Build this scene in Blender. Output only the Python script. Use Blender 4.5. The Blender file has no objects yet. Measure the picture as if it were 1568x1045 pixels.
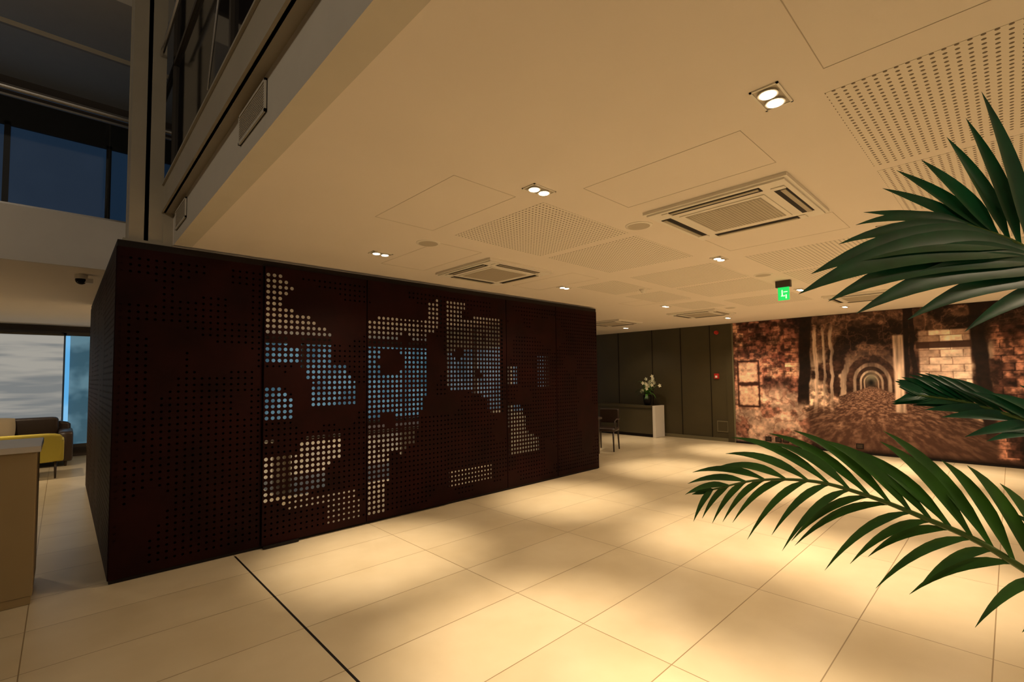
import bpy, math, random
import numpy as np
from mathutils import Vector, Matrix
random.seed(4)
rng=np.random.RandomState(5)
sc=bpy.context.scene
try:
    sc.view_settings.view_transform='Standard'
except Exception: pass

CZ=2.77   # ceiling height
# ---------------------------------------------------------------- materials
def mat(name,col,rough=.5,metal=0,emit=None,es=0,var=0.0,vscale=6,bump=0,spec=None,trans=0):
    m=bpy.data.materials.new(name); m.use_nodes=True
    nt=m.node_tree; b=nt.nodes['Principled BSDF']
    b.inputs['Base Color'].default_value=(*col,1)
    b.inputs['Roughness'].default_value=rough
    b.inputs['Metallic'].default_value=metal
    if spec is not None: b.inputs['Specular IOR Level'].default_value=spec
    if trans: b.inputs['Transmission Weight'].default_value=trans
    if emit:
        b.inputs['Emission Color'].default_value=(*emit,1); b.inputs['Emission Strength'].default_value=es
    if var or bump:
        tc=nt.nodes.new('ShaderNodeTexCoord'); n=nt.nodes.new('ShaderNodeTexNoise')
        n.inputs['Scale'].default_value=vscale; n.inputs['Detail'].default_value=5
        nt.links.new(tc.outputs['Object'],n.inputs['Vector'])
        if var:
            r=nt.nodes.new('ShaderNodeValToRGB')
            r.color_ramp.elements[0].position=.3; r.color_ramp.elements[1].position=.7
            r.color_ramp.elements[0].color=(*[c*(1-var) for c in col],1)
            r.color_ramp.elements[1].color=(*[min(1,c*(1+var)) for c in col],1)
            nt.links.new(n.outputs['Fac'],r.inputs['Fac']); nt.links.new(r.outputs['Color'],b.inputs['Base Color'])
        if bump:
            bp=nt.nodes.new('ShaderNodeBump'); bp.inputs['Strength'].default_value=bump; bp.inputs['Distance'].default_value=.01
            nt.links.new(n.outputs['Fac'],bp.inputs['Height']); nt.links.new(bp.outputs['Normal'],b.inputs['Normal'])
    return m

def floor_mat():
    m=mat('floor_tile',(.74,.64,.47),.30)
    nt=m.node_tree; b=nt.nodes['Principled BSDF']
    g=nt.nodes.new('ShaderNodeNewGeometry'); mp=nt.nodes.new('ShaderNodeVectorMath'); mp.operation='SUBTRACT'
    mp.inputs[1].default_value=(1.17-1.305*20,.75-.61*40,0)
    br=nt.nodes.new('ShaderNodeTexBrick'); br.offset=0; br.squash=1
    br.inputs['Scale'].default_value=1; br.inputs['Brick Width'].default_value=1.305; br.inputs['Row Height'].default_value=.61
    br.inputs['Mortar Size'].default_value=.0032; br.inputs['Mortar Smooth'].default_value=.1
    br.inputs['Color1'].default_value=(.68,.585,.405,1); br.inputs['Color2'].default_value=(.63,.535,.36,1)
    br.inputs['Mortar'].default_value=(.30,.22,.12,1)
    n=nt.nodes.new('ShaderNodeTexNoise'); n.inputs['Scale'].default_value=2.2; n.inputs['Detail'].default_value=8
    r=nt.nodes.new('ShaderNodeValToRGB'); r.color_ramp.elements[0].position=.3; r.color_ramp.elements[1].position=.7
    r.color_ramp.elements[0].color=(.88,.86,.82,1); r.color_ramp.elements[1].color=(1,1,1,1)
    mx=nt.nodes.new('ShaderNodeMix'); mx.data_type='RGBA'; mx.blend_type='MULTIPLY'; mx.inputs['Factor'].default_value=1
    L=nt.links.new
    L(g.outputs['Position'],mp.inputs[0]); L(mp.outputs[0],br.inputs['Vector']); L(g.outputs['Position'],n.inputs['Vector'])
    L(n.outputs['Fac'],r.inputs['Fac']); L(br.outputs['Color'],mx.inputs['A']); L(r.outputs['Color'],mx.inputs['B'])
    L(mx.outputs['Result'],b.inputs['Base Color'])
    return m

def perf_mat(pitch=.034,rad=.215):
    m=mat('perforated_plaster',(.78,.70,.58),.7)
    nt=m.node_tree; b=nt.nodes['Principled BSDF']
    g=nt.nodes.new('ShaderNodeNewGeometry'); s=nt.nodes.new('ShaderNodeVectorMath'); s.operation='SCALE'; s.inputs['Scale'].default_value=1/pitch
    f=nt.nodes.new('ShaderNodeVectorMath'); f.operation='FRACTION'
    sub=nt.nodes.new('ShaderNodeVectorMath'); sub.operation='SUBTRACT'; sub.inputs[1].default_value=(.5,.5,0)
    mul=nt.nodes.new('ShaderNodeVectorMath'); mul.operation='MULTIPLY'; mul.inputs[1].default_value=(1,1,0)
    ln=nt.nodes.new('ShaderNodeVectorMath'); ln.operation='LENGTH'
    lt=nt.nodes.new('ShaderNodeMath'); lt.operation='LESS_THAN'; lt.inputs[1].default_value=rad
    mx=nt.nodes.new('ShaderNodeMix'); mx.data_type='RGBA'
    mx.inputs['A'].default_value=(.80,.73,.63,1); mx.inputs['B'].default_value=(.16,.12,.08,1)
    L=nt.links.new
    L(g.outputs['Position'],s.inputs[0]);L(s.outputs[0],f.inputs[0]);L(f.outputs[0],sub.inputs[0]);L(sub.outputs[0],mul.inputs[0]);L(mul.outputs[0],ln.inputs[0])
    L(ln.outputs['Value'],lt.inputs[0]);L(lt.outputs[0],mx.inputs['Factor']);L(mx.outputs['Result'],b.inputs['Base Color'])
    return m

M={}
M['floor']=floor_mat()
M['ceil']=mat('ceiling_paint',(.81,.73,.64),.75,var=.015,vscale=1.5)
M['perf']=perf_mat()
M['white']=mat('white_plastic',(.82,.77,.68),.4)
M['whitewall']=mat('white_plaster',(.72,.68,.62),.7,var=.02)
M['lining']=mat('grey_lining',(.36,.35,.30),.7,var=.15)
M['black']=mat('black_gap',(.010,.007,.006),.6,spec=.2)
M['seam']=mat('panel_seam',(.50,.42,.33),.7)
M['fascia']=mat('fascia_paint',(.62,.57,.48),.7,var=.02)
M['corten']=mat('oxide_steel',(.0135,.0018,.0014),.6,0,var=.35,vscale=3,bump=.05,spec=.10)
M['liner']=mat('dark_liner',(.0025,.001,.001),.9,spec=.03)
M['steel']=mat('painted_grey_steel',(.42,.37,.28),.45,.1,var=.06,vscale=3)
M['dsteel']=mat('dark_bronze',(.06,.05,.04),.45,.1)
M['chrome']=mat('brushed_metal',(.6,.58,.55),.25,.9)
M['olive']=mat('olive_panel',(.058,.046,.019),.5,var=.08,vscale=2)
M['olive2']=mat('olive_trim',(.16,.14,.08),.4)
M['counter']=mat('tan_laminate',(.30,.215,.10),.45,var=.04,vscale=3)
M['countertop']=mat('grey_stone_top',(.52,.48,.42),.3)
M['sofa']=mat('brown_leather',(.035,.020,.013),.4,bump=.1,vscale=30)
M['yellow']=mat('mustard_fabric',(.42,.34,.04),.8,bump=.2,vscale=80)
M['beige']=mat('beige_fabric',(.42,.34,.22),.9,bump=.2,vscale=60)
M['wood']=mat('dark_wood',(.035,.02,.012),.4,var=.3,vscale=8)
M['red']=mat('red_plastic',(.5,.03,.02),.4)
M['green']=mat('exit_green',(.01,.4,.1),.4,emit=(.02,.9,.15),es=.8)
M['signw']=mat('exit_white',(.8,.9,.8),.4,emit=(.5,1,.5),es=1.5)
M['lamp']=mat('lamp_glow',(1,.9,.7),.3,emit=(1,.86,.62),es=12)
M['grey']=mat('louvre_grey',(.50,.44,.35),.6)
M['leaf']=mat('palm_leaf',(.009,.105,.036),.35,var=.35,vscale=9)
M['leaf2']=mat('palm_leaf_light',(.065,.19,.024),.35,var=.4,vscale=9)
M['stem']=mat('palm_stem',(.14,.22,.04),.5)
M['pot']=mat('clay_pot',(.12,.08,.05),.6,var=.1)
M['soil']=mat('soil',(.03,.02,.012),.9,bump=.5,vscale=40)
M['petal']=mat('white_petal',(.85,.82,.62),.5)
M['taupe']=mat('taupe_wall',(.085,.065,.05),.7,var=.05)
M['tinted']=mat('tinted_glass',(.012,.011,.012),.06,spec=.8)
def glass():
    m=bpy.data.materials.new('clear_glass'); m.use_nodes=True; nt=m.node_tree
    nt.nodes.clear(); o=nt.nodes.new('ShaderNodeOutputMaterial'); t=nt.nodes.new('ShaderNodeBsdfTransparent'); t.inputs['Color'].default_value=(.50,.56,.60,1)
    g=nt.nodes.new('ShaderNodeBsdfGlossy'); g.inputs['Roughness'].default_value=.03; mx=nt.nodes.new('ShaderNodeMixShader'); mx.inputs[0].default_value=.05
    nt.links.new(t.outputs[0],mx.inputs[1]);nt.links.new(g.outputs[0],mx.inputs[2]);nt.links.new(mx.outputs[0],o.inputs[0]); return m
M['glass']=glass()
def dusk(name,c1,c2,scale,st,stretch=(1,1,1)):
    m=mat(name,(.05,.07,.1),.2); nt=m.node_tree; b=nt.nodes['Principled BSDF']
    tc=nt.nodes.new('ShaderNodeTexCoord'); mp=nt.nodes.new('ShaderNodeMapping'); mp.inputs['Scale'].default_value=stretch
    n=nt.nodes.new('ShaderNodeTexNoise'); n.inputs['Scale'].default_value=scale; n.inputs['Detail'].default_value=3
    r=nt.nodes.new('ShaderNodeValToRGB'); r.color_ramp.elements[0].position=.42; r.color_ramp.elements[1].position=.58
    r.color_ramp.elements[0].color=(*c1,1); r.color_ramp.elements[1].color=(*c2,1)
    L=nt.links.new; L(tc.outputs['Object'],mp.inputs[0]);L(mp.outputs[0],n.inputs['Vector']);L(n.outputs['Fac'],r.inputs['Fac'])
    L(r.outputs['Color'],b.inputs['Emission Color']); b.inputs['Emission Strength'].default_value=st
    return m
M['dusk']=dusk('dusk_window',(.03,.085,.12),(.10,.20,.25),1.6,.95)
M['dusk_grey']=dusk('grey_glazing',(.035,.055,.07),(.09,.12,.14),2.5,.9)
M['dusk_hi']=dusk('dusk_bright',(.10,.40,.75),(.2,.5,.8),1.2,1.0)
M['blind']=dusk('printed_blind',(.19,.20,.20),(.36,.34,.30),1.0,.95,(.5,1,5))
M['upwin']=dusk('upper_window',(.024,.048,.085),(.034,.06,.10),.8,1.25)

# ---------------------------------------------------------------- mesh builder
class MB:
    def __init__(s): s.v=[];s.f=[];s.m=[]
    def add(s,vs,fs,mi=0):
        o=len(s.v); s.v+= [tuple(v) for v in vs]; s.f+=[tuple(i+o for i in f) for f in fs]; s.m+=[mi]*len(fs)
    def box(s,x0,x1,y0,y1,z0,z1,mi=0,rot=None,c=None):
        vs=[(x,y,z) for z in(z0,z1) for y in(y0,y1) for x in(x0,x1)]
        if rot is not None:
            c=Vector(c); vs=[c+rot@(Vector(v)-c) for v in vs]
        s.add(vs,[(0,2,3,1),(4,5,7,6),(0,1,5,4),(2,6,7,3),(0,4,6,2),(1,3,7,5)],mi)
    def cushion(s,x0,x1,y0,y1,z0,z1,mi=0,r=.04):
        cx,cy,cz=(x0+x1)/2,(y0+y1)/2,(z0+z1)/2; hx,hy,hz=(x1-x0)/2,(y1-y0)/2,(z1-z0)/2
        N=20;K=10;vs=[];fs=[]
        e=.22
        def sp(a,p): return math.copysign(abs(a)**p,a)
        for j in range(K+1):
            ph=-math.pi/2+math.pi*j/K
            for i in range(N):
                th=2*math.pi*i/N
                vs.append((cx+hx*sp(math.cos(ph),e)*sp(math.cos(th),e),cy+hy*sp(math.cos(ph),e)*sp(math.sin(th),e),cz+hz*sp(math.sin(ph),e)))
        for j in range(K):
            for i in range(N):
                fs.append((j*N+i,j*N+(i+1)%N,(j+1)*N+(i+1)%N,(j+1)*N+i))
        s.add(vs,fs,mi)
    def tube(s,pts,rad,mi=0,n=8,cap=True):
        pts=[Vector(p) for p in pts]
        if not hasattr(rad,'__len__'): rad=[rad]*len(pts)
        vs=[];fs=[]; up=None
        for i,p in enumerate(pts):
            d=(pts[min(i+1,len(pts)-1)]-pts[max(i-1,0)]).normalized()
            if up is None: up=Vector((0,0,1)) if abs(d.z)<.9 else Vector((1,0,0))
            a=d.cross(up).normalized(); b=a.cross(d).normalized(); up=b
            for k in range(n):
                t=2*math.pi*k/n; vs.append(p+a*math.cos(t)*rad[i]+b*math.sin(t)*rad[i])
        for i in range(len(pts)-1):
            for k in range(n): fs.append((i*n+k,i*n+(k+1)%n,(i+1)*n+(k+1)%n,(i+1)*n+k))
        if cap: fs.append(tuple(range(n))[::-1]); fs.append(tuple((len(pts)-1)*n+k for k in range(n)))
        s.add(vs,fs,mi)
    def ball(s,c,r,mi=0,sx=1,sy=1,sz=1,n=10):
        vs=[];fs=[];K=n//2+1
        for j in range(K+1):
            ph=-math.pi/2+math.pi*j/K
            for i in range(n):
                th=2*math.pi*i/n; vs.append((c[0]+r*sx*math.cos(ph)*math.cos(th),c[1]+r*sy*math.cos(ph)*math.sin(th),c[2]+r*sz*math.sin(ph)))
        for j in range(K):
            for i in range(n): fs.append((j*n+i,j*n+(i+1)%n,(j+1)*n+(i+1)%n,(j+1)*n+i))
        s.add(vs,fs,mi)
    def make(s,name,mats,smooth=False,bevel=0):
        me=bpy.data.meshes.new(name); me.from_pydata(s.v,[],s.f)
        for m in mats: me.materials.append(m)
        me.polygons.foreach_set('material_index',s.m)
        if smooth: me.polygons.foreach_set('use_smooth',[True]*len(s.f))
        me.update(); ob=bpy.data.objects.new(name,me); sc.collection.objects.link(ob)
        if bevel:
            bv=ob.modifiers.new('bevel','BEVEL'); bv.width=bevel; bv.segments=2; bv.limit_method='ANGLE'
        return ob
def slab(name,x0,x1,y0,y1,z0,z1,m,bevel=0):
    b=MB(); b.box(x0,x1,y0,y1,z0,z1); return b.make(name,[m],bevel=bevel)

# ---------------------------------------------------------------- shell
XW=11.35; YW=13.8
slab('floor',-5,XW+.2,-4.5,YW+.2,-.15,0,M['floor'])
slab('ceiling',.67,XW+.2,-4.5,YW+.2,CZ,CZ+.25,M['ceil'])
slab('floor_expansion_joint',1.163,1.177,-4.4,4.90,0,.0015,M['black'])
slab('wall_east',XW,XW+.2,-4.5,YW,0,CZ,M['olive'])
b=MB()
for y in (5.0,5.75,6.55,7.6,8.7): b.box(XW-.012,XW-.001,y-.006,y+.006,.08,CZ,0)
b.make('trim_1',[M['black']])
slab('reflection_strip_east',XW-.02,XW-.001,4.5,YW,0,.08,M['olive2'])  # light reflection along the wall foot, put in as a lighter olive strip
slab('wall_north',-5,XW,YW,YW+.2,0,CZ,M['taupe'])
slab('wall_west',-5.2,-5,-4.5,YW,0,8,M['taupe'])
slab('ceiling_lounge',-5,.669,6.57,YW+.2,CZ,3.27,M['ceil'])
slab('trim_2',-5,.62,6.53,6.569,CZ-.002,3.30,M['whitewall'])
slab('wall_fascia',.668,.80,-4.5,4.95,CZ-.003,3.05,M['fascia'])
for y0,y1 in ((2.36,2.82),(4.35,4.8),(.9,1.36),(-.6,-.1)):
    b=MB(); z0,z1=2.86,3.02
    b.box(.655,.667,y0,y1,z0,z0+.012,0);b.box(.655,.667,y0,y1,z1-.012,z1,0);b.box(.655,.667,y0,y0+.012,z0,z1,0);b.box(.655,.667,y1-.012,y1,z0,z1,0)
    b.box(.664,.667,y0,y1,z0,z1,1)
    for i in range(10):
        z=z0+.018+i*.0128; b.box(.657,.665,y0+.01,y1-.01,z,z+.006,2)
    b.make('air_vent_grille',[M['fascia'],M['black'],M['grey']])
b=MB()
b.box(.60,.615,-4.5,5.25,3.05,3.31,0); b.box(.585,.80,-4.5,5.25,3.05,3.068,0); b.box(.585,.80,-4.5,5.25,3.295,3.31,0)
b.make('steel_beam',[M['steel']])
b=MB()
b.box(.37,.60,5.02,5.04,2.765,8,0); b.box(.37,.60,5.30,5.32,2.765,8,0); b.box(.47,.50,5.02,5.32,2.765,8,0)
b.box(.375,.385,5.04,5.30,2.765,8,0)
b.box(.33,.66,4.97,5.36,2.745,2.775,0); b.box(.60,.67,5.0,5.3,2.775,3.05,0)
b.make('steel_column',[M['steel']])
b=MB()
b.box(.665,.675,-4.5,13,3.31,8,0)
for y in (-3,-1.0,1.0,3.0,5.0,6.8): b.box(.645,.665,y-.02,y+.02,3.31,8,1)
for z in (4.4,): b.box(.645,.665,-4.5,6.5,z-.02,z+.02,1)
b.make('window_1',[M['tinted'],M['dsteel']])
b=MB(); b.box(.62,.66,-4.5,5.0,5.6,6.05,0); b.make('trim_3',[M['fascia']])
b=MB()
b.tube([(.56,-4,4.45),(.56,5.0,4.45)],.016,0)
b.tube([(.58,3.2,3.31),(.58,1.3,6.5)],.006,0)
b.make('handrail_gallery',[M['chrome']])
b=MB()
b.tube([(-5,6.60,4.47),(.66,6.60,4.47)],.028,0,n=12)
b.box(-5,.66,6.59,6.61,4.38,4.40,0)
b.box(-5,.66,6.595,6.603,3.30,4.37,1)
b.box(-5,.66,6.58,6.62,3.271,3.33,0)
b.make('balcony_railing',[M['chrome'],M['glass']])
b=MB()
b.box(-5,.66,9.2,9.3,3.27,8,0); b.make('wall_balcony',[M['taupe']])
b=MB()
b.box(-5,.66,9.16,9.195,3.55,5.05,0)
for x in (-4,-2.9,-1.8,-.62,.42): b.box(x-.03,x+.03,9.12,9.16,3.5,5.1,1)
b.box(-5,.66,9.12,9.16,5.05,5.12,1);b.box(-5,.66,9.12,9.16,3.5,3.57,1)
b.make('window_2',[M['upwin'],M['taupe']])
slab('ceiling_balcony',-5,.64,6.55,9.3,5.75,6.1,M['fascia'])
slab('trim_4',-5,.64,6.70,6.74,5.15,5.20,M['steel'])
slab('ceiling_atrium',-5,.66,-4.5,9.3,8,8.2,M['taupe'])
GL=mat('fill_globe_opal',(.9,.87,.8),.4,emit=(1,.87,.68),es=2.5)
for x,y,z,P in((-2.2,-.5,4.6,65),(-3.0,3.6,5.0,50)):  # added out-of-view fill globes, brighten fascia, beam, column and slab edge
    b=MB(); b.ball((x,y,z),.16,0,n=24); b.tube([(x,y,z+.15),(x,y,z+.22)],.05,1,n=16); b.tube([(x,y,z+.2),(x,y,7.99)],.006,1)
    b.make('added_fill_globe',[GL,M['steel']],smooth=True)
    l=bpy.data.lights.new('added_fill_light','POINT'); l.energy=P; l.color=(1,.84,.64); l.shadow_soft_size=.16
    o=bpy.data.objects.new('added_fill_light',l); o.location=(x,y,z-.34); sc.collection.objects.link(o)

# north window wall
b=MB()
b.box(-4.8,.10,YW-.06,YW-.01,.25,2.58,0); b.box(.10,10.9,YW-.06,YW-.01,.25,2.58,0)
for x in [-4.8,-3.2,-1.6,.0]+[1.7+1.6*i for i in range(6)]: b.box(x-.04,x+.04,YW-.12,YW-.055,.2,2.62,1)
b.box(-4.8,10.9,YW-.12,YW-.055,2.56,2.64,1); b.box(-4.8,10.9,YW-.12,YW-.055,.2,.27,1)
b.make('window_3',[M['dusk'],M['dsteel']])
b=MB(); b.box(-3.1,.0,YW-.2,YW-.19,.3,2.55,0); b.tube([(-3.1,YW-.19,2.57),(.0,YW-.19,2.57)],.03,1)
b.tube([(-3.1,YW-.195,.3),(.0,YW-.195,.3)],.012,1)
b.make('roller_blind',[M['blind'],M['dsteel']])
slab('window_4',.03,.10,YW-.17,YW-.15,.3,2.55,M['dusk_hi'])

# ---------------------------------------------------------------- perforated steel box
X0,X1,YF=.29,6.70,4.93; YB=9.7; ZT=2.745
def inpoly(x,y,p):
    c=False;n=len(p);j=n-1
    for i in range(n):
        if (p[i][1]>y)!=(p[j][1]>y) and x<(p[j][0]-p[i][0])*(y-p[i][1])/(p[j][1]-p[i][1])+p[i][0]: c=not c
        j=i
    return c
polys=[
 [(1.38,2.70),(1.50,2.66),(1.64,2.5),(1.6,2.42),(1.52,2.32),(1.65,2.29),(1.80,2.22),(2.02,2.1),(2.02,1.78),(2.2,1.72),(2.33,1.5),(2.33,1.28),(1.85,1.28),(1.82,1.5),(1.72,1.75),(1.38,1.75)],
 [(1.38,1.52),(1.5,1.52),(1.68,1.36),(1.68,1.2),(1.38,1.2)],
 [(1.38,.84),(1.70,.84),(1.77,1.02),(1.95,1.04),(2.18,1.0),(2.18,.8),(2.02,.7),(1.99,.5),(1.6,.38),(1.38,.42)],
 [(1.38,1.05),(1.47,1.05),(1.47,.95),(1.38,.95)],
 [(2.45,2.24),(2.75,2.32),(3.2,2.32),(3.25,2.5),(3.44,2.60),(3.44,2.25),(3.24,2.1),(3.20,1.75),(3.22,1.4),(3.12,1.1),(3.05,.85),(2.87,.70),(2.74,.75),(2.70,.5),(2.65,.08),(2.45,.03)],
 [(3.53,2.60),(3.86,2.58),(3.80,2.38),(4.48,2.40),(4.48,1.06),(4.3,1.06),(4.2,1.3),(3.9,1.4),(3.53,1.45)],
 [(4.58,1.74),(4.80,1.72),(4.80,1.45),(4.58,1.45)],
 [(4.58,1.22),(4.82,1.2),(4.97,1.0),(4.97,.8),(5.22,.68),(5.22,.48),(4.60,.48),(4.60,.8)],
]
darkc=[(2.74,1.78,.16),(2.70,1.12,.09),(2.92,2.05,.06),(3.72,1.9,.07),(4.05,1.62,.06),(3.35,1.5,.1),(1.66,1.98,.05)]
medium=[(3.6,4.3,.20,.42),(2.0,2.35,.1,.3),(5.25,5.5,1.4,1.9),(1.6,2.3,.30,.42)]
def vnoise(x,y,seed=0):
    def h(i,j):
        n=math.sin(i*127.1+j*311.7+seed*74.7)*43758.5453; return n-math.floor(n)
    i,j=math.floor(x),math.floor(y);fx,fy=x-i,y-j;fx=fx*fx*(3-2*fx);fy=fy*fy*(3-2*fy)
    return (h(i,j)*(1-fx)+h(i+1,j)*fx)*(1-fy)+(h(i,j+1)*(1-fx)+h(i+1,j+1)*fx)*fy
def kind(x,z,side=False):
    if not side:
        for p in polys:
            if inpoly(x,z,p):
                if any((x-a)**2+(z-c)**2<r*r for a,c,r in darkc): return 0
                return 2 if vnoise(x*7,z*7,12)>.10 else 3
        for a,bb,c,d in medium:
            if a<x<bb and c<z<d: return 3
    n=vnoise(x*2.2,z*2.2,3 if side else 0)*.65+vnoise(x*5,z*5,7)*.35
    return 1 if n>.42 else 0
def perf_panel(name,org,du,nrm,w,z0,z1,ufun,side=False):
    """sheet spanned by du (unit horizontal) and z, holes punched as real openings"""
    b=MB(); ncol=19; nrow=48; cw=w/ncol; ch=(z1-z0)/nrow; du=Vector(du); nv=Vector(nrm); org=Vector(org)
    P=lambda a,z,k=0: org+du*a+Vector((0,0,z))-nv*k
    ang=[i*math.pi/4-3*math.pi/4 for i in range(8)]
    sq=[(-1,-1),(0,-1),(1,-1),(1,0),(1,1),(0,1),(-1,1),(-1,0)]
    for i in range(ncol):
        for j in range(nrow):
            ca=(i+.5)*cw; cz=z0+(j+.5)*ch
            k=kind(ufun(ca),cz,side)
            if i in (0,ncol-1) and k==0 or j in(0,nrow-1): k=0
            o=[P(ca+s[0]*cw/2,cz+s[1]*ch/2) for s in sq]
            if k==0: b.add([o[0],o[2],o[4],o[6]],[(0,1,2,3)],0)
            else:
                r={1:.0105,2:.0172,3:.0115}[k]
                inn=[P(ca+r*math.cos(t)*1.05,cz+r*math.sin(t)*1.05) for t in ang]
                bk=[P(ca+r*math.cos(t)*1.05,cz+r*math.sin(t)*1.05,.003) for t in ang]
                b.add(o+inn+bk,[(q,(q+1)%8,8+(q+1)%8,8+q) for q in range(8)]+[(8+q,8+(q+1)%8,16+(q+1)%8,16+q) for q in range(8)],0)
            if k in(0,1):
                q=[P(ca+s[0]*cw/2,cz+s[1]*ch/2,.03) for s in sq]
                b.add([q[0],q[2],q[4],q[6]],[(0,1,2,3)],1)
    for a in (0,w):
        b.add([P(a,z0),P(a,z1),P(a,z1,.05),P(a,z0,.05)],[(0,1,2,3)],0)
    b.add([P(0,z1),P(w,z1),P(w,z1,.05),P(0,z1,.05)],[(0,1,2,3)],0)
    b.add([P(0,z0),P(w,z0),P(w,z0,.05),P(0,z0,.05)],[(0,1,2,3)],0)
    return b.make(name,[M['corten'],M['liner']])
box=bpy.data.objects.new('perforated_steel_pavilion',None); sc.collection.objects.link(box)
xs=[.29,1.387,2.44,3.52,4.57,5.64,6.70]
for i in range(6):
    off=.025 if i in(1,2) else 0
    o=perf_panel('front_panel_%d'%(i+1),(xs[i]+.006,YF-off,0),(1,0,0),(0,-1,0),xs[i+1]-xs[i]-.012,.03,2.69,lambda a,x=xs[i]:x+a)
    o.parent=box
n=4;wy=(YB-YF)/n
for i in range(n):
    o=perf_panel('side_panel_%d'%(i+1),(X0,YF+i*wy+.006,0),(0,1,0),(-1,0,0),wy-.012,.03,2.69,lambda a,y=YF+i*wy:y+a,True); o.parent=box
b=MB()
b.box(X0+.005,X1-.005,YF+.0,YF+.08,2.69,ZT,0); b.box(X0+.005,X0+.08,YF+.081,YB,2.69,ZT,0)
b.box(X0+.01,X1-.005,YF+.01,YF+.06,.002,.03,0); b.box(X0+.01,X0+.06,YF+.061,YB,.002,.03,0)
for x in xs[1:-1]: b.box(x-.02,x+.02,YF+.053,YF+.10,.03,2.69,0)
b.box(1.40,1.72,YF-.05,YF-.026,.004,.028,0)
o=b.make('frame',[M['black']]); o.parent=box
b=MB(); b.box(X1-.004,X1+.004,YF,YB,.01,2.69,0)
b.box(X1-.05,X1-.005,YF+.1,YB,.01,2.69,1)
for y in (6.0,7.1,8.2,9.3): b.box(X1-.06,X1-.05,y-.03,y+.03,.01,2.69,2)
o=b.make('end_panel',[M['corten'],M['lining'],M['dsteel']]); o.parent=box
b=MB(); b.box(X1-.065,X1-.051,6.1,7.0,.9,2.2,0); b.box(X1-.062,X1-.051,7.25,8.1,.9,2.2,0); b.box(X1-.062,X1-.051,8.3,9.2,.9,2.2,0); o=b.make('end_glazing',[M['dusk_grey']]); o.parent=box
b=MB(); b.cushion(2.0,5.0,7.0,8.1,.72,.76,0); 
for x in(2.4,4.6): b.box(x-.05,x+.05,7.3,7.8,0,.73,1); 
b.make('meeting_table',[M['wood'],M['steel']])

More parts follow.
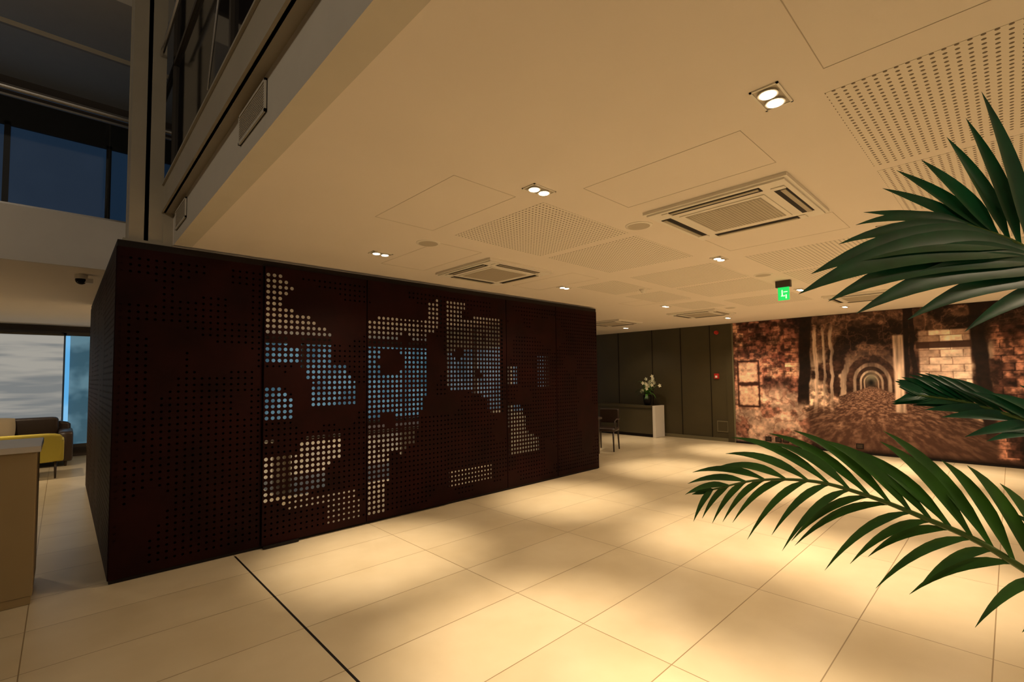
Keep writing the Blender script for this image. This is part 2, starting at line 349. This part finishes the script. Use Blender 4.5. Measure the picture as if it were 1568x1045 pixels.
# ---------------------------------------------------------------- mural
def fbm(Y,Z,s,oct=4,seed=0):
    out=np.zeros_like(Y);amp=1;tot=0
    for o in range(oct):
        r=np.random.RandomState(seed*13+o); G=r.rand(256,256)
        y=Y*s*2**o+37.3;z=Z*s*2**o+11.1;i=np.floor(y).astype(int);j=np.floor(z).astype(int);fy=y-i;fz=z-j
        fy=fy*fy*(3-2*fy);fz=fz*fz*(3-2*fz);i&=255;j&=255;i1=(i+1)&255;j1=(j+1)&255
        out+=amp*((G[i,j]*(1-fy)+G[i1,j]*fy)*(1-fz)+(G[i,j1]*(1-fy)+G[i1,j1]*fy)*fz);tot+=amp;amp*=.55
    return out/tot
def smooth(a,b,x): t=np.clip((x-a)/(b-a),0,1);return t*t*(3-2*t)
def mural():
    W,H=7.6,2.735;nx,nz=860,310
    m=np.linspace(0,W,nx)[:,None]+np.zeros((1,nz)); z=np.linspace(0,H,nz)[None,:]+np.zeros((nx,1))
    n1=fbm(m,z,3,5,1);n2=fbm(m,z,14,4,2);n3=fbm(m,z*1.8,7,4,3);nb=fbm(m,z,.9,3,4)
    grain=.55+.9*smooth(.25,.75,n2)
    def col(r,g,b_): return np.broadcast_to(np.array([r,g,b_])/255.,m.shape+(3,))
    def mix(A,B,t): t=np.clip(t,0,1); return A*(1-t[...,None])+B*t[...,None]
    def masonry(w,h,sd,wob=.25):
        zz=z/h+wob*fbm(m,z,1.5,2,sd); row=np.floor(zz); off=(row%2)*.5
        fx=(m/w+off+.12*fbm(m,z,4,2,sd+1))%1; fz=zz%1
        cell=np.sin(row*12.9+np.floor(m/w+off)*78.2)*.5+.5
        return smooth(0,.07,fx)*smooth(0,.14,fz),cell
    def rect(a,b_,c,d,e=.012): return smooth(a-e,a+e,m)*(1-smooth(b_-e,b_+e,m))*smooth(c-e,c+e,z)*(1-smooth(d-e,d+e,z))
    mas,cell=masonry(.24,.10,20)
    wall=mix(col(82,36,24),col(200,132,98),(.15+.85*cell)*mas*(.35+1.1*smooth(.35,.7,n1)))
    wall=wall*grain[...,None]
    dark=smooth(.47,.62,fbm(m,z,1.7,4,31)); wall=mix(wall,col(38,16,12)*grain[...,None],dark*.85)
    rock=smooth(.42,.58,nb+.35*(n1-.5)+.22*np.exp(-((m-.75)**2/.25+(z-.55)**2/.25)))*(1-smooth(1.0,1.45,z))
    crev=1-smooth(0,.035,np.abs(fbm(m,z,2.6,4,33)-.5))
    rk=mix(col(222,172,144)*(.5+.8*n1)[...,None]*(.6+.7*n2)[...,None],col(90,42,30),crev*.45)
    rk=mix(rk,col(110,54,38)*grain[...,None],smooth(.5,.62,fbm(m,z,4,4,61))*.7)
    wall=mix(wall,rk,rock*.9)
    wall=wall*(.75+.5*np.exp(-((m-.9)**2/.4+(z-1.2)**2/1.6)))[...,None]
    wall=mix(wall,col(190,122,90)*grain[...,None],rect(.02,.62,.74,1.92,.03)*.6)
    fr=rect(.08,.56,.80,1.86,.008)-rect(.11,.53,.84,1.29,.008)-rect(.11,.53,1.36,1.82,.008)
    wall=mix(wall,col(46,20,14),fr*.85)
    for q in((.13,.51,.86,1.27),(.13,.51,1.38,1.80)): wall=mix(wall,col(226,164,128)*(.6+.75*n2)[...,None],rect(*q)*.9)
    vx,vz=2.58,1.36
    dx=m-vx+.03*(n1-.5);dz=z-vz; adx=np.abs(dx)
    r=np.where(dz>0,np.sqrt(dx**2+(dz*.80)**2),adx)
    ph=1.25/(r+.14)
    rib=.5+.5*np.cos(2*np.pi*ph+ .9*(n1-.5)*5*smooth(.1,.6,r))
    rib=smooth(.45,.8,rib)*smooth(.05,.14,r)
    left=(dx<0)
    base_t=mix(col(34,17,11),col(92,56,38),n3*smooth(.2,.7,n2))
    hi=np.where(left,1.0,.7)*(.3+.7*(1-smooth(.0,.6,dz-adx*.3)))
    streak=.35+.9*fbm(m*3,z*.35,6,3,41)
    tun=mix(base_t,col(212,172,140)*streak[...,None],rib*hi*(.6+.6*n1))
    vault=smooth(.15,.75,dz-adx*.2)
    tw=1-smooth(0,.045,np.abs(fbm(m,z,3.6,5,9)-.5)); tw2=1-smooth(0,.03,np.abs(fbm(m+5,z,6.5,4,10)-.5))
    tun=mix(tun,mix(col(28,14,9),col(140,92,62),.45*tw*smooth(.3,.6,nb+.1)+.3*tw2+.8*rib*n2),vault*.8)
    fl=smooth(.0,.03,-(dz+adx*.40+.05))
    a_=np.abs(dz)+.03; px=dx/a_;pz=.8/(a_)
    cob=fbm(px*3,pz*3.2,5,4,12); rows=smooth(.0,.25,(pz*7)%1)
    path=mix(col(62,36,24),col(165,118,90),smooth(.3,.8,cob)*(.6+.4*rows)*(1.1-.6*a_))
    path=path*np.exp(-(px*.34)**2)[...,None]*.95+col(22,12,8)*.6
    tun=mix(tun,path,fl)
    gl=np.exp(-((dx/.11)**2+((z-1.44)/.12)**2)); tun=mix(tun,col(120,118,92),gl*.8)
    en=np.exp(-((dx/.05)**2+((z-1.36)/.07)**2)); tun=mix(tun,col(16,12,10),en)
    rootz=smooth(.5,.72,fbm(m*1.2+z*.8,z-m*.5,3.0,4,51)+.25*np.exp(-((m-1.65)**2/.12+(z-.95)**2/.12)))
    tun=mix(tun,col(200,152,122)*grain[...,None],rootz*rect(1.35,2.1,.55,1.3,.15)*.9)
    edge=smooth(1.28,1.42,m+.12*(n1-.5)-np.clip(.9-z,0,2)*.35)
    base=mix(wall,tun,edge)
    for c,w,sl,lo in((1.44,.12,.05,.75),(3.10,.05,.02,.9),(3.22,.04,-.02,.8),(4.12,.10,-.06,.3),(5.4,.15,0,.2),(6.3,.1,.05,.2)):
        d=np.abs(m-c-sl*(z-1.4)-.08*(n1-.5)); base=mix(base,col(26,13,9)*(.6+n2)[...,None],(1-smooth(w*.7,w,d))*smooth(lo,lo+.3,z))
    for c,w,lo in((1.66,.045,.9),(1.82,.03,.95),(1.95,.035,1.0)):
        d=np.abs(m-c-.05*(n1-.5)*2-.12*np.clip(1.1-z,0,1)*np.sign(c-2)); base=mix(base,col(216,174,144)*streak[...,None],.85*(1-smooth(w*.5,w,d))*smooth(lo-.3,lo+.2,z)*(1-smooth(2.3,2.6,z)))
    m2,c2=masonry(.30,.13,30,.12)
    w=rect(3.30,3.98,1.08,2.30,.02); rw=mix(col(120,78,58),col(240,204,176),(.35+.65*c2)*m2)*(.65+.6*n2)[...,None]
    base=mix(base,rw,w); base=mix(base,col(52,28,18),rect(3.26,4.0,1.98,2.10,.01)*.9)
    w=rect(2.93,3.08,.80,2.25,.02);base=mix(base,col(222,180,150)*streak[...,None],w*.85)
    rw=mix(col(40,19,13),col(150,88,62),(.2+.8*c2)*m2*(.2+1.2*smooth(.4,.65,n1)))*grain[...,None]; base=mix(base,rw,rect(4.25,7.6,.08,2.35,.05)*.9)
    base=mix(base,col(220,168,138)*grain[...,None],rect(4.7,5.3,1.3,1.75,.04)*.7)
    base=base*(.9*smooth(-.1,.12,z)+.1)[...,None]
    base=np.clip(base*1.22,0,1)**2.2
    lum=(base*np.array([.3,.6,.1])).sum(-1,keepdims=True); base=base*.68+lum*np.array([1.08,1.0,.9])*.32
    vs=np.stack([np.full(m.size,XW-.03),(4.45-m).ravel(),(z+.03).ravel()],1)
    idx=np.arange(nx*nz).reshape(nx,nz)
    q=np.stack([idx[:-1,:-1],idx[1:,:-1],idx[1:,1:],idx[:-1,1:]],-1).reshape(-1,4)
    me=bpy.data.meshes.new('mural'); me.vertices.add(len(vs)); me.vertices.foreach_set('co',vs.ravel().astype(np.float32))
    me.loops.add(q.size); me.loops.foreach_set('vertex_index',q.ravel().astype(np.int32)); me.polygons.add(len(q))
    me.polygons.foreach_set('loop_start',np.arange(0,q.size,4,dtype=np.int32)); me.polygons.foreach_set('loop_total',np.full(len(q),4,dtype=np.int32))
    me.update(calc_edges=True)
    ca=me.color_attributes.new('Col','FLOAT_COLOR','POINT')
    colr=np.concatenate([base.reshape(-1,3),np.ones((m.size,1))],1).astype(np.float32); ca.data.foreach_set('color',colr.ravel())
    mm=mat('mural_print',(.5,.3,.2),.6,spec=.25); nt=mm.node_tree; a=nt.nodes.new('ShaderNodeAttribute'); a.attribute_name='Col'
    nt.links.new(a.outputs['Color'],nt.nodes['Principled BSDF'].inputs['Base Color'])
    me.materials.append(mm); ob=bpy.data.objects.new('wall_mural',me); sc.collection.objects.link(ob)
mural()
slab('trim_5',XW-.045,XW-.031,4.44,4.47,.0,CZ-.002,M['olive2'])
slab('baseboard_mural',XW-.05,XW-.031,-3.15,4.44,.0,.035,M['black'])
for y in (3.75,3.55,3.40,2.1):
    b=MB(); b.box(XW-.045,XW-.032,y-.06,y+.06,.10,.20,0); b.box(XW-.048,XW-.045,y-.045,y+.045,.115,.185,1); b.make('wall_socket',[M['black'],M['wood']])
# ---------------------------------------------------------------- ceiling fittings
def spot(name,x,y,z,P,ang,blend,col,rad=.04):
    l=bpy.data.lights.new(name,'SPOT'); l.energy=P; l.color=col; l.spot_size=math.radians(ang); l.spot_blend=blend; l.shadow_soft_size=rad
    o=bpy.data.objects.new(name,l); o.location=(x,y,z); sc.collection.objects.link(o)
LC=(1,.765,.515)
def downlight(x,y,P=120,Pw=60):
    b=MB(); z=CZ; hx,hy=.10,.055
    b.box(x-hx,x+hx,y-hy,y-hy+.009,z-.006,z-.0005,0);b.box(x-hx,x+hx,y+hy-.009,y+hy,z-.006,z-.0005,0)
    b.box(x-hx,x-hx+.009,y-hy,y+hy,z-.006,z-.0005,0);b.box(x+hx-.009,x+hx,y-hy,y+hy,z-.006,z-.0005,0)
    b.box(x-hx+.009,x+hx-.009,y-hy+.009,y+hy-.009,z-.003,z-.0005,1)
    for s in(-1,1):
        c=x+s*.044
        b.tube([(c,y,z-.012),(c,y,z-.003)],[.040,.036],0,n=20)
        b.tube([(c,y,z-.0145),(c,y,z-.011)],.031,2,n=20)
    b.make('twin_downlight',[M['white'],M['grey'],M['lamp']])
    if P: spot('downlight_beam',x,y,z-.05,P,49,1.0,LC)
    if Pw: spot('downlight_spill',x,y,z-.05,Pw,140,.7,LC,.06)
for x in(2.15,4.82,7.5,10.1):
    for y in(-1.4,.65,2.0,4.05):
        downlight(x,y,400,42 if x<9 else 90)
downlight(10.2,6.6,150,30); downlight(8.0,6.8,130,25)
for x,y in((1.6,7.5),(3.6,7.5),(5.6,7.5),(-1.4,8.4),(-.9,11.0),(2.5,11.5),(5,11.5)): downlight(x,y,120,90)
def round_plate(name,x,y,r,h,m,m2=None):
    b=MB(); b.tube([(x,y,CZ-h),(x,y,CZ-h*.4),(x,y,CZ-.0005)],[r*.86,r,r],0,n=32); b.tube([(x,y,CZ-h-.001),(x,y,CZ-h)],r*.8,1,n=32)
    return b.make(name,[m,m2 or m])
for x,y in((2.29,3.46),(3.26,1.97),(6.03,1.99),(8.6,3.4)): round_plate('ceiling_speaker',x,y,.105,.008,M['white'],M['grey'])
b=MB();x,y=5.75,3.43
b.tube([(x,y,CZ-.03),(x,y,CZ-.001)],[.045,.055],0,n=20);b.tube([(x,y,CZ-.055),(x,y,CZ-.03)],[.02,.04],0,n=20);b.make('smoke_detector',[M['white']],bevel=.002)
b=MB();x,y=.12,7.0
b.tube([(x,y,CZ-.05),(x,y,CZ-.001)],.055,0,n=20); b.ball((x,y,CZ-.06),.05,1,n=16); b.box(x-.03,x+.10,y-.03,y+.03,CZ-.09,CZ-.04,0)
b.make('security_camera',[M['white'],M['black']])
def cassette(cx,cy):
    b=MB(); s=.47; z=CZ
    b.box(cx-s,cx+s,cy-s,cy+s,z-.022,z-.0005,0)
    b.box(cx-s+.02,cx+s-.02,cy-s+.02,cy+s-.02,z-.034,z-.022,0)
    o=s-.125; w=.075; L=.30
    for k in range(4):
        R=Matrix.Rotation(k*math.pi/2,3,'Z'); c=(cx,cy,z)
        b.box(cx-L,cx+L,cy+o,cy+o+w,z-.036,z-.0335,1,R,c)
        b.box(cx-L+.01,cx+L-.01,cy+o+.036,cy+o+w-.010,z-.042,z-.036,2,R,c)
        b.box(cx+L+.005,cx+L+.05,cy+o,cy+o+w,z-.040,z-.034,0,R,c)
    g=.285
    b.box(cx-g,cx+g,cy-g,cy+g,z-.040,z-.034,0)
    b.box(cx-g+.03,cx+g-.03,cy-g+.03,cy+g-.03,z-.0415,z-.040,2)
    for i in range(24):
        y=cy-g+.04+i*(2*g-.08)/23; b.box(cx-g+.035,cx+g-.035,y-.005,y+.005,z-.0435,z-.0415,3)
    return b.make('air_conditioner_cassette',[M['white'],M['black'],M['steel'],M['grey']])
for c in((3.49,1.32),(3.49,3.95),(8.92,4.08),(8.92,1.5),(8.92,6.1),(3.49,-1.4)): cassette(*c)
def perf(x0,x1,y0,y1):
    b=MB(); b.box(x0,x1,y0,y1,CZ-.0015,CZ-.0004,0); b.make('perforated_ceiling_panel',[M['perf']])
for x0 in(2.33,3.48,4.95,6.1,7.65): perf(x0,x0+1.04,2.13,3.13)
for x0 in(2.29,3.42,4.95,6.1,7.65,8.8): perf(x0,x0+1.04,-.62,.49)
for x0 in(4.95,6.1,): perf(x0,x0+1.04,.82,1.8)
for x0 in(4.95,6.1,7.4): perf(x0,x0+.9,3.35,3.95)
def access(x0,x1,y0,y1):
    b=MB();t=.003;z0,z1=CZ-.0012,CZ-.0004
    b.box(x0,x1,y0,y0+t,z0,z1);b.box(x0,x1,y1-t,y1,z0,z1);b.box(x0,x0+t,y0,y1,z0,z1);b.box(x1-t,x1,y0,y1,z0,z1)
    b.make('ceiling_access_hatch',[M['seam']])
for a in((1.62,2.12,2.18,3.14),(2.34,2.85,.85,1.8),(1.6,2.1,-.62,.45),(4.05,4.6,.85,1.8),(4.2,4.7,3.4,4.4),(2.34,2.85,3.4,4.4),(6.6,7.1,3.4,4.4)): access(*a)
b=MB();x,y=6.62,1.95
b.box(x-.03,x+.03,y-.085,y+.085,CZ-.085,CZ-.001,0)
b.box(x-.006,x+.006,y-.065,y+.065,CZ-.25,CZ-.085,1)
xf=x-.008
b.box(xf,xf+.002,y+.01,y+.022,CZ-.19,CZ-.12,2);b.box(xf,xf+.002,y-.015,y+.03,CZ-.20,CZ-.19,2);b.box(xf,xf+.002,y-.035,y-.022,CZ-.23,CZ-.18,2);b.box(xf,xf+.002,y-.045,y-.0,CZ-.15,CZ-.14,2)
b.make('exit_sign',[M['dsteel'],M['green'],M['signw']])
b=MB();b.box(XW-.05,XW-.001,4.80,4.90,1.48,1.60,0);b.box(XW-.055,XW-.05,4.825,4.875,1.50,1.55,1);b.make('fire_alarm_call_point',[M['red'],M['white']])
b=MB();b.tube([(XW-.06,4.83,2.58),(XW-.001,4.83,2.58)],[.04,.05],0,n=16);b.make('fire_alarm_sounder',[M['red']])
b=MB();b.box(XW-.015,XW-.001,4.62,4.88,.22,.48,0);b.box(XW-.018,XW-.015,4.64,4.86,.24,.46,1);b.make('wall_access_plate',[M['olive2'],M['olive']])
slab('trim_6',XW-.03,XW-.013,4.47,4.62,0,CZ-.002,M['olive'])

# ---------------------------------------------------------------- furniture
b=MB()
b.box(-3.2,-.12,4.92,5.60,.06,1.085,0); b.box(-3.18,-.13,4.925,5.56,.001,.06,2); b.box(-3.22,-.10,4.89,5.63,1.087,1.13,1)
b.make('reception_counter',[M['counter'],M['countertop'],M['counter']],bevel=.004)
b=MB()
x0,x1,y0=-2.6,.18,12.3
b.box(x0+.05,x1-.05,y0+.05,y0+.9,.10,.28,0)
for i in range(3):
    w=(x1-x0-.4)/3; a=x0+.2+i*w; b.cushion(a,a+w-.01,y0,y0+.72,.27,.46,0); b.cushion(a,a+w-.01,y0+.66,y0+.92,.42,.90,0)
b.cushion(x0,x0+.22,y0,y0+.95,.08,.66,0); b.cushion(x1-.22,x1,y0,y0+.95,.08,.66,0); b.cushion(x0+.02,x1-.02,y0+.82,y0+1.0,.1,.82,0)
for x in(x0+.1,x1-.1):
    for y in(y0+.08,y0+.85): b.tube([(x,y,.001),(x,y,.12)],[.018,.025],1)
b.make('brown_sofa',[M['sofa'],M['wood']],smooth=True)
b=MB(); 
vs=[];N=12
for j in range(N+1):
    for i in range(N+1):
        u,v=i/N*2-1,j/N*2-1; t=.09*(1-u**4)*(1-v**4)
        vs.append((u,v,t))
R=Matrix.Rotation(math.radians(62),3,'X')
vv=[];ff=[]
for s in(1,-1):
    for u,v,t in vs:
        p=R@Vector((u*.24*(1-.08*v*v),v*.24*(1-.08*u*u),s*t)); vv.append(p+Vector((-.85,12.78,.72)))
for s in(0,1):
    for j in range(N):
        for i in range(N):
            q=s*(N+1)**2+j*(N+1)+i; ff.append((q,q+1,q+N+2,q+N+1))
b.add(vv,ff,0); b.make('throw_cushion',[M['beige']],smooth=True)
b=MB()
x0,x1,y0,y1=-1.55,.03,10.9,11.75
b.cushion(x0+.05,x1-.05,y0+.05,y1,.27,.44,0)
b.cushion(x0,x1,y0-.02,y0+.16,.27,.74,0); 
b.cushion(x0-.02,x0+.12,y0,y1-.05,.27,.62,0); b.cushion(x1-.12,x1+.02,y0,y1-.05,.27,.62,0)
for x in(x0+.08,x1-.08):
    for y,dy in((y0+.08,-.04),(y1-.1,.04)): b.tube([(x,y,.30),(x,y+dy,.001)],[.022,.012],1)
b.make('mustard_armchair',[M['yellow'],M['wood']],smooth=True)
def chair(cx,cy,ang):
    b=MB(); R=Matrix.Rotation(ang,3,'Z'); T=Vector((cx,cy,0))
    def P(x,y,z): return T+R@Vector((x,y,z))
    for x,y in((-.2,-.2),(.2,-.2)): b.tube([P(x,y,.001),P(x*.95,y*.95,.42)],[.014,.02],0)
    for x in(-.2,.2): b.tube([P(x,.25,.001),P(x*.95,.2,.42),P(x*.95,.22,.65),P(x*.95,.28,.86)],[.014,.02,.018,.014],0)
    n0=len(b.v); b.cushion(-.23,.23,-.23,.23,.41,.48,1); 
    n1=len(b.v); b.cushion(-.21,.21,.20,.26,.56,.86,1)
    for i in range(n0,len(b.v)): 
        v=b.v[i]; b.v[i]=tuple(P(*v))
    for x in(-.22,.22): b.tube([P(x,-.16,.42),P(x,-.17,.63),P(x,.0,.66),P(x,.23,.65)],.013,0)
    b.make('dining_chair',[M['wood'],M['sofa']],smooth=True)
chair(8.45,6.0,math.radians(-70)); chair(7.3,7.4,math.radians(180)); 
b=MB(); b.cushion(6.95,8.05,5.75,6.75,.70,.745,0)
for x in(7.05,7.95):
    for y in(5.85,6.65): b.tube([(x,y,.001),(x,y,.71)],[.022,.03],0)
b.make('dining_table',[M['wood']])
b=MB()
b.box(10.85,11.30,6.22,6.30,.001,.80,1); b.box(10.85,11.30,6.30,8.2,.74,.80,0); b.box(10.87,11.29,6.302,8.15,.08,.738,0); b.box(10.9,11.28,6.31,8.1,.001,.08,2)
b.make('console_cabinet',[M['olive'],M['whitewall'],M['black']],bevel=.004)
b=MB(); c=Vector((11.05,6.55,.802))
b.tube([c+Vector((0,0,.001)),c+Vector((0,0,.08)),c+Vector((0,0,.22)),c+Vector((0,0,.26))],[.07,.10,.11,.10],0,n=20)
random.seed(9)
def blade(b,p0,p1,w,nrm,droop=0,mi=1,seg=8,fold=.25,bow=0):
    p0=Vector(p0);p1=Vector(p1);L=(p1-p0).length; d=(p1-p0).normalized(); nv=Vector(nrm); side=d.cross(nv).normalized(); nn=side.cross(d).normalized()
    vs=[];fs=[]
    for i in range(seg+1):
        t=i/seg; c=p0+(p1-p0)*t+Vector((0,0,droop*4*t*(1-t)*L))+side*bow*L*4*t*(1-t)
        wd=w*(min(1,(t/.28))**.7)*(1-max(0,(t-.35)/.65)**1.8)
        if t==1: wd=.0005
        if t==0: wd=w*.25
        vs+= [c-side*wd/2+nn*wd*fold*.5,c,c+side*wd/2+nn*wd*fold*.5]
    for i in range(seg):
        a=i*3; fs+=[(a,a+1,a+4,a+3),(a+1,a+2,a+5,a+4)]
    b.add(vs,fs,mi)
for i in range(9):
    a=random.uniform(0,6.28); r=random.uniform(.05,.32); h=random.uniform(.2,.6)
    top=c+Vector((math.cos(a)*r*.4,math.sin(a)*r,.22+h))
    b.tube([c+Vector((0,0,.2)),c+Vector((math.cos(a)*r*.15,math.sin(a)*r*.35,.22+h*.6)),top],.006,2,n=5)
    for k in range(5 if i%2 else 1):
        q=top+Vector((random.uniform(-.07,.07),random.uniform(-.09,.09),-.05*k+random.uniform(-.02,.02)))
        for e in range(5):
            an=e*1.2566; dv=Vector((-.3,math.cos(an),math.sin(an)))
            blade(b,q,q+dv*.055,.04,(-1,0,0),0,3,4)
for i in range(34):
    a=random.uniform(0,6.28); r=random.uniform(.15,.36); dz=random.uniform(-.12,.35)
    blade(b,c+Vector((0,0,.24)),c+Vector((math.cos(a)*r*.5-.05,math.sin(a)*r,.24+dz)),.05,(0,0,1),.35,1)
b.make('flower_arrangement',[M['black'],M['leaf2'],M['stem'],M['petal']],smooth=True)

# ---------------------------------------------------------------- potted palm (near, right)
E1=Vector((.725,-.690,0)); E2=Vector((.688,.724,0))
def Q(r,z,f=1.1):
    k=f/1.1; return E1*(r*k)+E2*f+Vector((0,0,1.6+(z-1.6)*k))
b=MB()
base=E1*1.95+E2*1.05
b.tube([base+Vector((0,0,.001)),base+Vector((0,0,.03)),base+Vector((0,0,.42)),base+Vector((0,0,.46)),base+Vector((0,0,.46)),base+Vector((0,0,.40))],[.17,.18,.25,.26,.235,.23],3,n=32)
b.tube([base+Vector((0,0,.40)),base+Vector((0,0,.425))],.228,4,n=32)
def rach(pts,r0=.011,r1=.003):
    P=[Vector(p) for p in pts];out=[]
    PP=[P[0]*2-P[1]]+P+[P[-1]*2-P[-2]]
    for i in range(1,len(PP)-2):
        for k in range(8):
            t=k/8;a,b_,c_,d=PP[i-1:i+3]
            out.append(.5*((2*b_)+(c_-a)*t+(2*a-5*b_+4*c_-d)*t*t+(3*b_-a-3*c_+d)*t**3))
    out.append(P[-1]); n=len(out)
    b.tube(out,[r0+(r1-r0)*i/(n-1) for i in range(n)],2,n=8); return out
soil=base+Vector((0,0,.42))
r1=rach([soil,E1*1.85+E2*1.05+Vector((0,0,1.2)),Q(1.50,1.72,1.12),Q(1.30,1.825,1.1),Q(1.189,1.893,1.1),Q(1.132,1.92,1.1),Q(1.07,1.942,1.1)])
N0=-E2+Vector((0,0,.25))
F1=[((1.29,1.83),(1.26,2.30),.046,1.15),((1.215,1.878),(1.124,2.264),.052,1.02),((1.19,1.89),(1.083,2.20),.048,1.05),((1.165,1.905),(1.035,2.154),.046,1.08),((1.14,1.915),(.972,2.10),.046,1.1),
 ((1.12,1.925),(.912,2.075),.040,1.12),((1.10,1.93),(.877,2.032),.034,1.12),((1.08,1.94),(.83,1.975),.028,1.12),((1.10,1.932),(.81,1.945),.03,1.08),
 ((1.15,1.905),(.768,1.90),.042,1.05),((1.20,1.885),(.70,1.83),.072,1.0),((1.23,1.87),(.669,1.783),.078,.98),((1.26,1.85),(.737,1.765),.072,1.0),((1.30,1.83),(.80,1.735),.066,1.0),((1.33,1.81),(.92,1.72),.055,1.03),((1.36,1.80),(1.05,1.69),.045,1.05)]
for (a,z),(a2,z2),w,f in F1: blade(b,Q(a,z,1.1),Q(a2,z2,f),w,N0,.05 if z2<1.95 else .0,1,12,.3,bow=.03)
r2=rach([soil,E1*1.75+E2*1.0+Vector((0,0,.85)),Q(1.42,.98,1.0),Q(1.19,1.125,1.0),Q(1.056,1.21,1.02),Q(.935,1.265,1.05),Q(.813,1.315,1.08),Q(.69,1.35,1.1),Q(.56,1.355,1.13),Q(.455,1.335,1.15)],.010,.002)
tail=r2[14:]; n=len(tail)
random.seed(21)
for i in range(1,n,3):
    t=i/(n-1); p=tail[i]; d=(tail[i]-tail[i-1]).normalized()
    Lu=(.27*(1-t)**.5+.06)*random.uniform(.85,1.1); up=Vector((0,0,1))*(.62*(1-t)+.08)
    blade(b,p,p+(d*.95+up*.9+E2*random.uniform(-.25,.1)).normalized()*Lu,.040*(1-.68*t),N0,.10,5,9,.3)
    Ll=(.08+.13*math.sin(math.pi*min(1,t*.85+.1)))*random.uniform(.8,1.1)
    blade(b,p,p+(d*.75-Vector((0,0,1))*(.75+.15*t)+E2*random.uniform(-.2,.3)).normalized()*Ll,.025*(1-.45*t),N0,.14,5,9,.3)
blade(b,tail[-1],tail[-1]+(tail[-1]-tail[-3]).normalized()*.05,.012,N0,0,5)
r3=rach([soil,E1*1.8+E2*1.15+Vector((0,0,1.0)),Q(1.42,1.40,1.15),Q(1.189,1.48,1.15),Q(1.05,1.525,1.18),Q(.97,1.54,1.2),Q(.93,1.545,1.2)],.009,.002)
tail=r3[14:]; n=len(tail)
for i in range(1,n,2):
    t=i/(n-1); p=tail[i]; d=(tail[i]-tail[i-1]).normalized()
    blade(b,p,p+(d*1.0+Vector((0,0,.32))).normalized()*(.18*(1-t)+.05),.032*(1-.5*t),N0,.05,1,8,.3)
    blade(b,p,p+(d*1.0-Vector((0,0,.32))).normalized()*(.18*(1-t)+.05),.032*(1-.5*t),N0,.05,1,8,.3)
for ang,h,L in((-.6,1.9,.9),(-1.6,1.7,.8),(-2.6,1.8,.8),(1.0,2.0,.55)):
    dv=Vector((math.cos(ang),math.sin(ang),0)); p3=base+dv*L+Vector((0,0,h))
    rr=rach([soil,base+dv*.15+Vector((0,0,1.1)),base+dv*L*.5+Vector((0,0,h)),p3],.009,.002); sd=dv.cross(Vector((0,0,1)))
    for i in range(10,len(rr)):
        t=(i-10)/(len(rr)-10); d=(rr[i]-rr[i-1]).normalized()
        for s in(-1,1): blade(b,rr[i],rr[i]+(d*.7+sd*s*.8-Vector((0,0,.2))).normalized()*(.34*(1-t)+.08),.035*(1-.5*t),(0,0,1),.08,1,8,.3)
b.make('potted_palm',[M['black'],M['leaf'],M['stem'],M['pot'],M['soil'],M['leaf2']],smooth=True)

# ---------------------------------------------------------------- world + camera
w=bpy.data.worlds.new('w'); sc.world=w; w.use_nodes=True
w.node_tree.nodes['Background'].inputs[0].default_value=(1,.78,.55,1); w.node_tree.nodes['Background'].inputs[1].default_value=.16
cam=bpy.data.cameras.new('camera'); co=bpy.data.objects.new('camera',cam); sc.collection.objects.link(co)
cam.sensor_width=36; cam.lens=725/1568*36; cam.clip_start=.02
p=math.radians(2.8); az=math.radians(46.5)
f=Vector((math.cos(az)*math.cos(p),math.sin(az)*math.cos(p),math.sin(p)))
q=f.to_track_quat('-Z','Y').to_matrix()@Matrix.Rotation(math.radians(-.67),3,'Z')
co.matrix_world=Matrix.Translation((0,0,1.6))@q.to_4x4()
cam.shift_y=.0115
sc.camera=co
